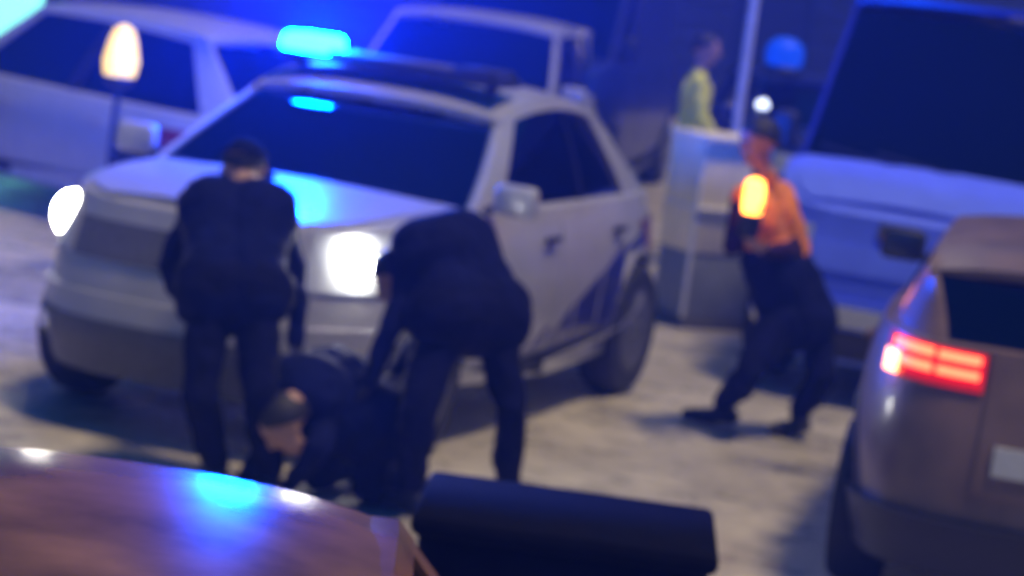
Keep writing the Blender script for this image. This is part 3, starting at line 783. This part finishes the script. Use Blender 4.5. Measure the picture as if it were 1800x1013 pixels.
# officer on the right of the group, bent far over to the left
f1, f2 = gp(715, 905), gp(885, 915)
hl, hr = at(785, 552, 11.2), at(862, 552, 11.35)
sl, sr = at(735, 445, 11.3), at(815, 425, 11.6)
hd = at(700, 492, 11.42)
C = torso(hl, hr, sl, sr, at(752, 455, 11.42), hd, JKT2, bulk=1.6)
C += leg(hl, at(735, 725, 11.05), V((*f1.xy, .10)), (-.8, .5, 0), TRO, th=1.15) + leg(hr, at(898, 715, 11.25), V((*f2.xy, .10)), (-.55, .8, 0), TRO)
e1, w1 = at(690, 575, 11.2), at(648, 670, 11.2)
e2, w2 = at(765, 560, 11.6), at(700, 650, 11.5)
C += arm(sl, e1, w1, JKT2) + arm(sr, e2, w2, JKT2)
C += hand_caps(w1, (-.4, .1, -.9), (-.8, 0, -.3), 1, GLOVE) + hand_caps(w2, (-.6, 0, -.8), (-.6, 0, .2), -1, GLOVE)
make_person('person', 'person in midnight blue bent double by the right headlight, legs apart', (*((f1 + f2) / 2).xy, 0), C, (hd, (-.75, .2, -.6), (-.4, .2, .8)), hair='hair')

# detained person kneeling folded on the ground between the two
hl, hr = at(600, 735, 11.35), at(668, 745, 11.35)
sl, sr = at(515, 690, 11.15), at(590, 672, 11.45)
hd = at(505, 745, 11.0)
C = torso(hl, hr, sl, sr, at(528, 712, 11.12), hd, JKT, bulk=1.55)
k1, k2 = gp(555, 868), gp(640, 890); k1.z = k2.z = .08
a1, a2 = gp(640, 852), gp(715, 872); a1.z = a2.z = .10
C += leg(hl, k1, a1, (.9, .2, 0), TRO) + leg(hr, k2, a2, (.9, .3, 0), TRO)
w1 = gp(425, 872); w1.z = .06; e1 = at(462, 800, 11.15)
w2 = gp(500, 890); w2.z = .06; e2 = at(560, 785, 11.0)
C += arm(sl, e1, w1, JKT) + arm(sr, e2, w2, JKT)
C += hand_caps(w1, (-.8, -.2, -.05), (0, 0, -1), 1, SKIN, .25) + hand_caps(w2, (-.8, -.4, -.05), (0, 0, -1), -1, SKIN, .25)
make_person('person', 'person in dark clothes kneeling folded on the ground between two stooping people', (*gp(590, 870).xy, 0), C, (hd, (-.6, -.3, -.75), (-.6, -.2, .6)), hair='hair')

# walking person on the right holding an amber lamp
DY = 14.25
hl, hr = at(1372, 556, 14.15), at(1428, 556, 14.4)
sl, sr = at(1308, 348, 14.0), at(1372, 342, 14.35)
hd = at(1335, 250, 14.05)
C = torso(hl, hr, sl, sr, at(1342, 308, 14.12), hd, ORANGE, bulk=1.05, hem=JKT2, low=JKT2)
C += [(at(1350, 455, 14.15), at(1392, 560, 14.25), .15, .175, JKT2), (at(1395, 480, 14.3), at(1418, 560, 14.3), .13, .16, JKT2)]
f1, f2 = gp(1268, 748), gp(1398, 766)
C += leg(hl, at(1318, 655, 13.95), V((*f1.xy, .10)), (-.9, -.1, 0), TRO, th=1.12) + leg(hr, at(1444, 662, 14.25), V((*f2.xy, .10)), (-.6, -.6, 0), TRO, th=1.12)
lampc = at(1326, 340, 13.72)
e1, w1 = at(1288, 430, 13.95), lampc + V((.0, .07, -.14))
e2, w2 = at(1395, 445, 14.2), at(1350, 440, 13.85)
C += arm(sl, e1, w1, PLUM) + arm(sr, e2, w2, PLUM)
C += hand_caps(w1, (.05, -.5, .8), (0, -1, .2), 1, SKIN, 1.1) + hand_caps(w2, (-.7, -.5, .2), (-.3, .4, .6), -1, SKIN, .8)
make_person('person', 'person in orange vest striding with a glowing amber lamp held to the chest', (*((f1 + f2) / 2).xy, 0), C, (hd, (-.85, -.35, -.2), (0, 0, 1)), hair='hair')
al = tag(empty('hand_lamp', lampc - V((0, 0, .16))), 'glowing amber hand lamp held by the walking person', 'lamp')
lathe('lens', [(.042, .06), (.05, .09), (.05, .18), (.042, .22), (.012, .235)], AMBER_ON, al)
lathe('base', [(.045, -.06), (.055, 0), (.055, .058)], BLACK, al)
tube('handle', [(.0, .055, .02), (.0, .10, .06), (.0, .10, .2), (.0, .055, .26)], .009, BLACK, al)

# bystander in a yellow-green vest behind the cabinet
bx_, by_ = at(1224, 160, 21.6).x, 21.6
B = V((bx_, by_, 0))
hl, hr = B + V((0, .10, .92)), B + V((0, -.10, .92))
sl, sr = B + V((0, .19, 1.42)), B + V((0, -.19, 1.42)); hd = B + V((.03, -.0, 1.68))
C = torso(hl, hr, sl, sr, B + V((0, 0, 1.50)), hd, HIVIS)
C += leg(hl, B + V((.03, .12, .5)), B + V((.02, .13, .1)), (1, .2, 0), TRO) + leg(hr, B + V((.03, -.12, .5)), B + V((-.02, -.13, .1)), (1, -.2, 0), TRO)
C += arm(sl, B + V((-.03, .27, 1.16)), B + V((.14, .24, .95)), HIVIS) + arm(sr, B + V((.06, -.27, 1.16)), B + V((.22, -.20, 1.0)), HIVIS)
C += hand_caps(B + V((.14, .24, .95)), (.5, 0, -.8), (0, -1, 0), 1, SKIN) + hand_caps(B + V((.22, -.20, 1.0)), (.8, 0, -.5), (0, 1, 0), -1, SKIN)
hv = make_person('person', 'bystander in a yellow green vest standing behind the cream cabinet', (bx_, by_, 0), C, (hd, (1, -.3, 0), (0, 0, 1)), hair='hair')
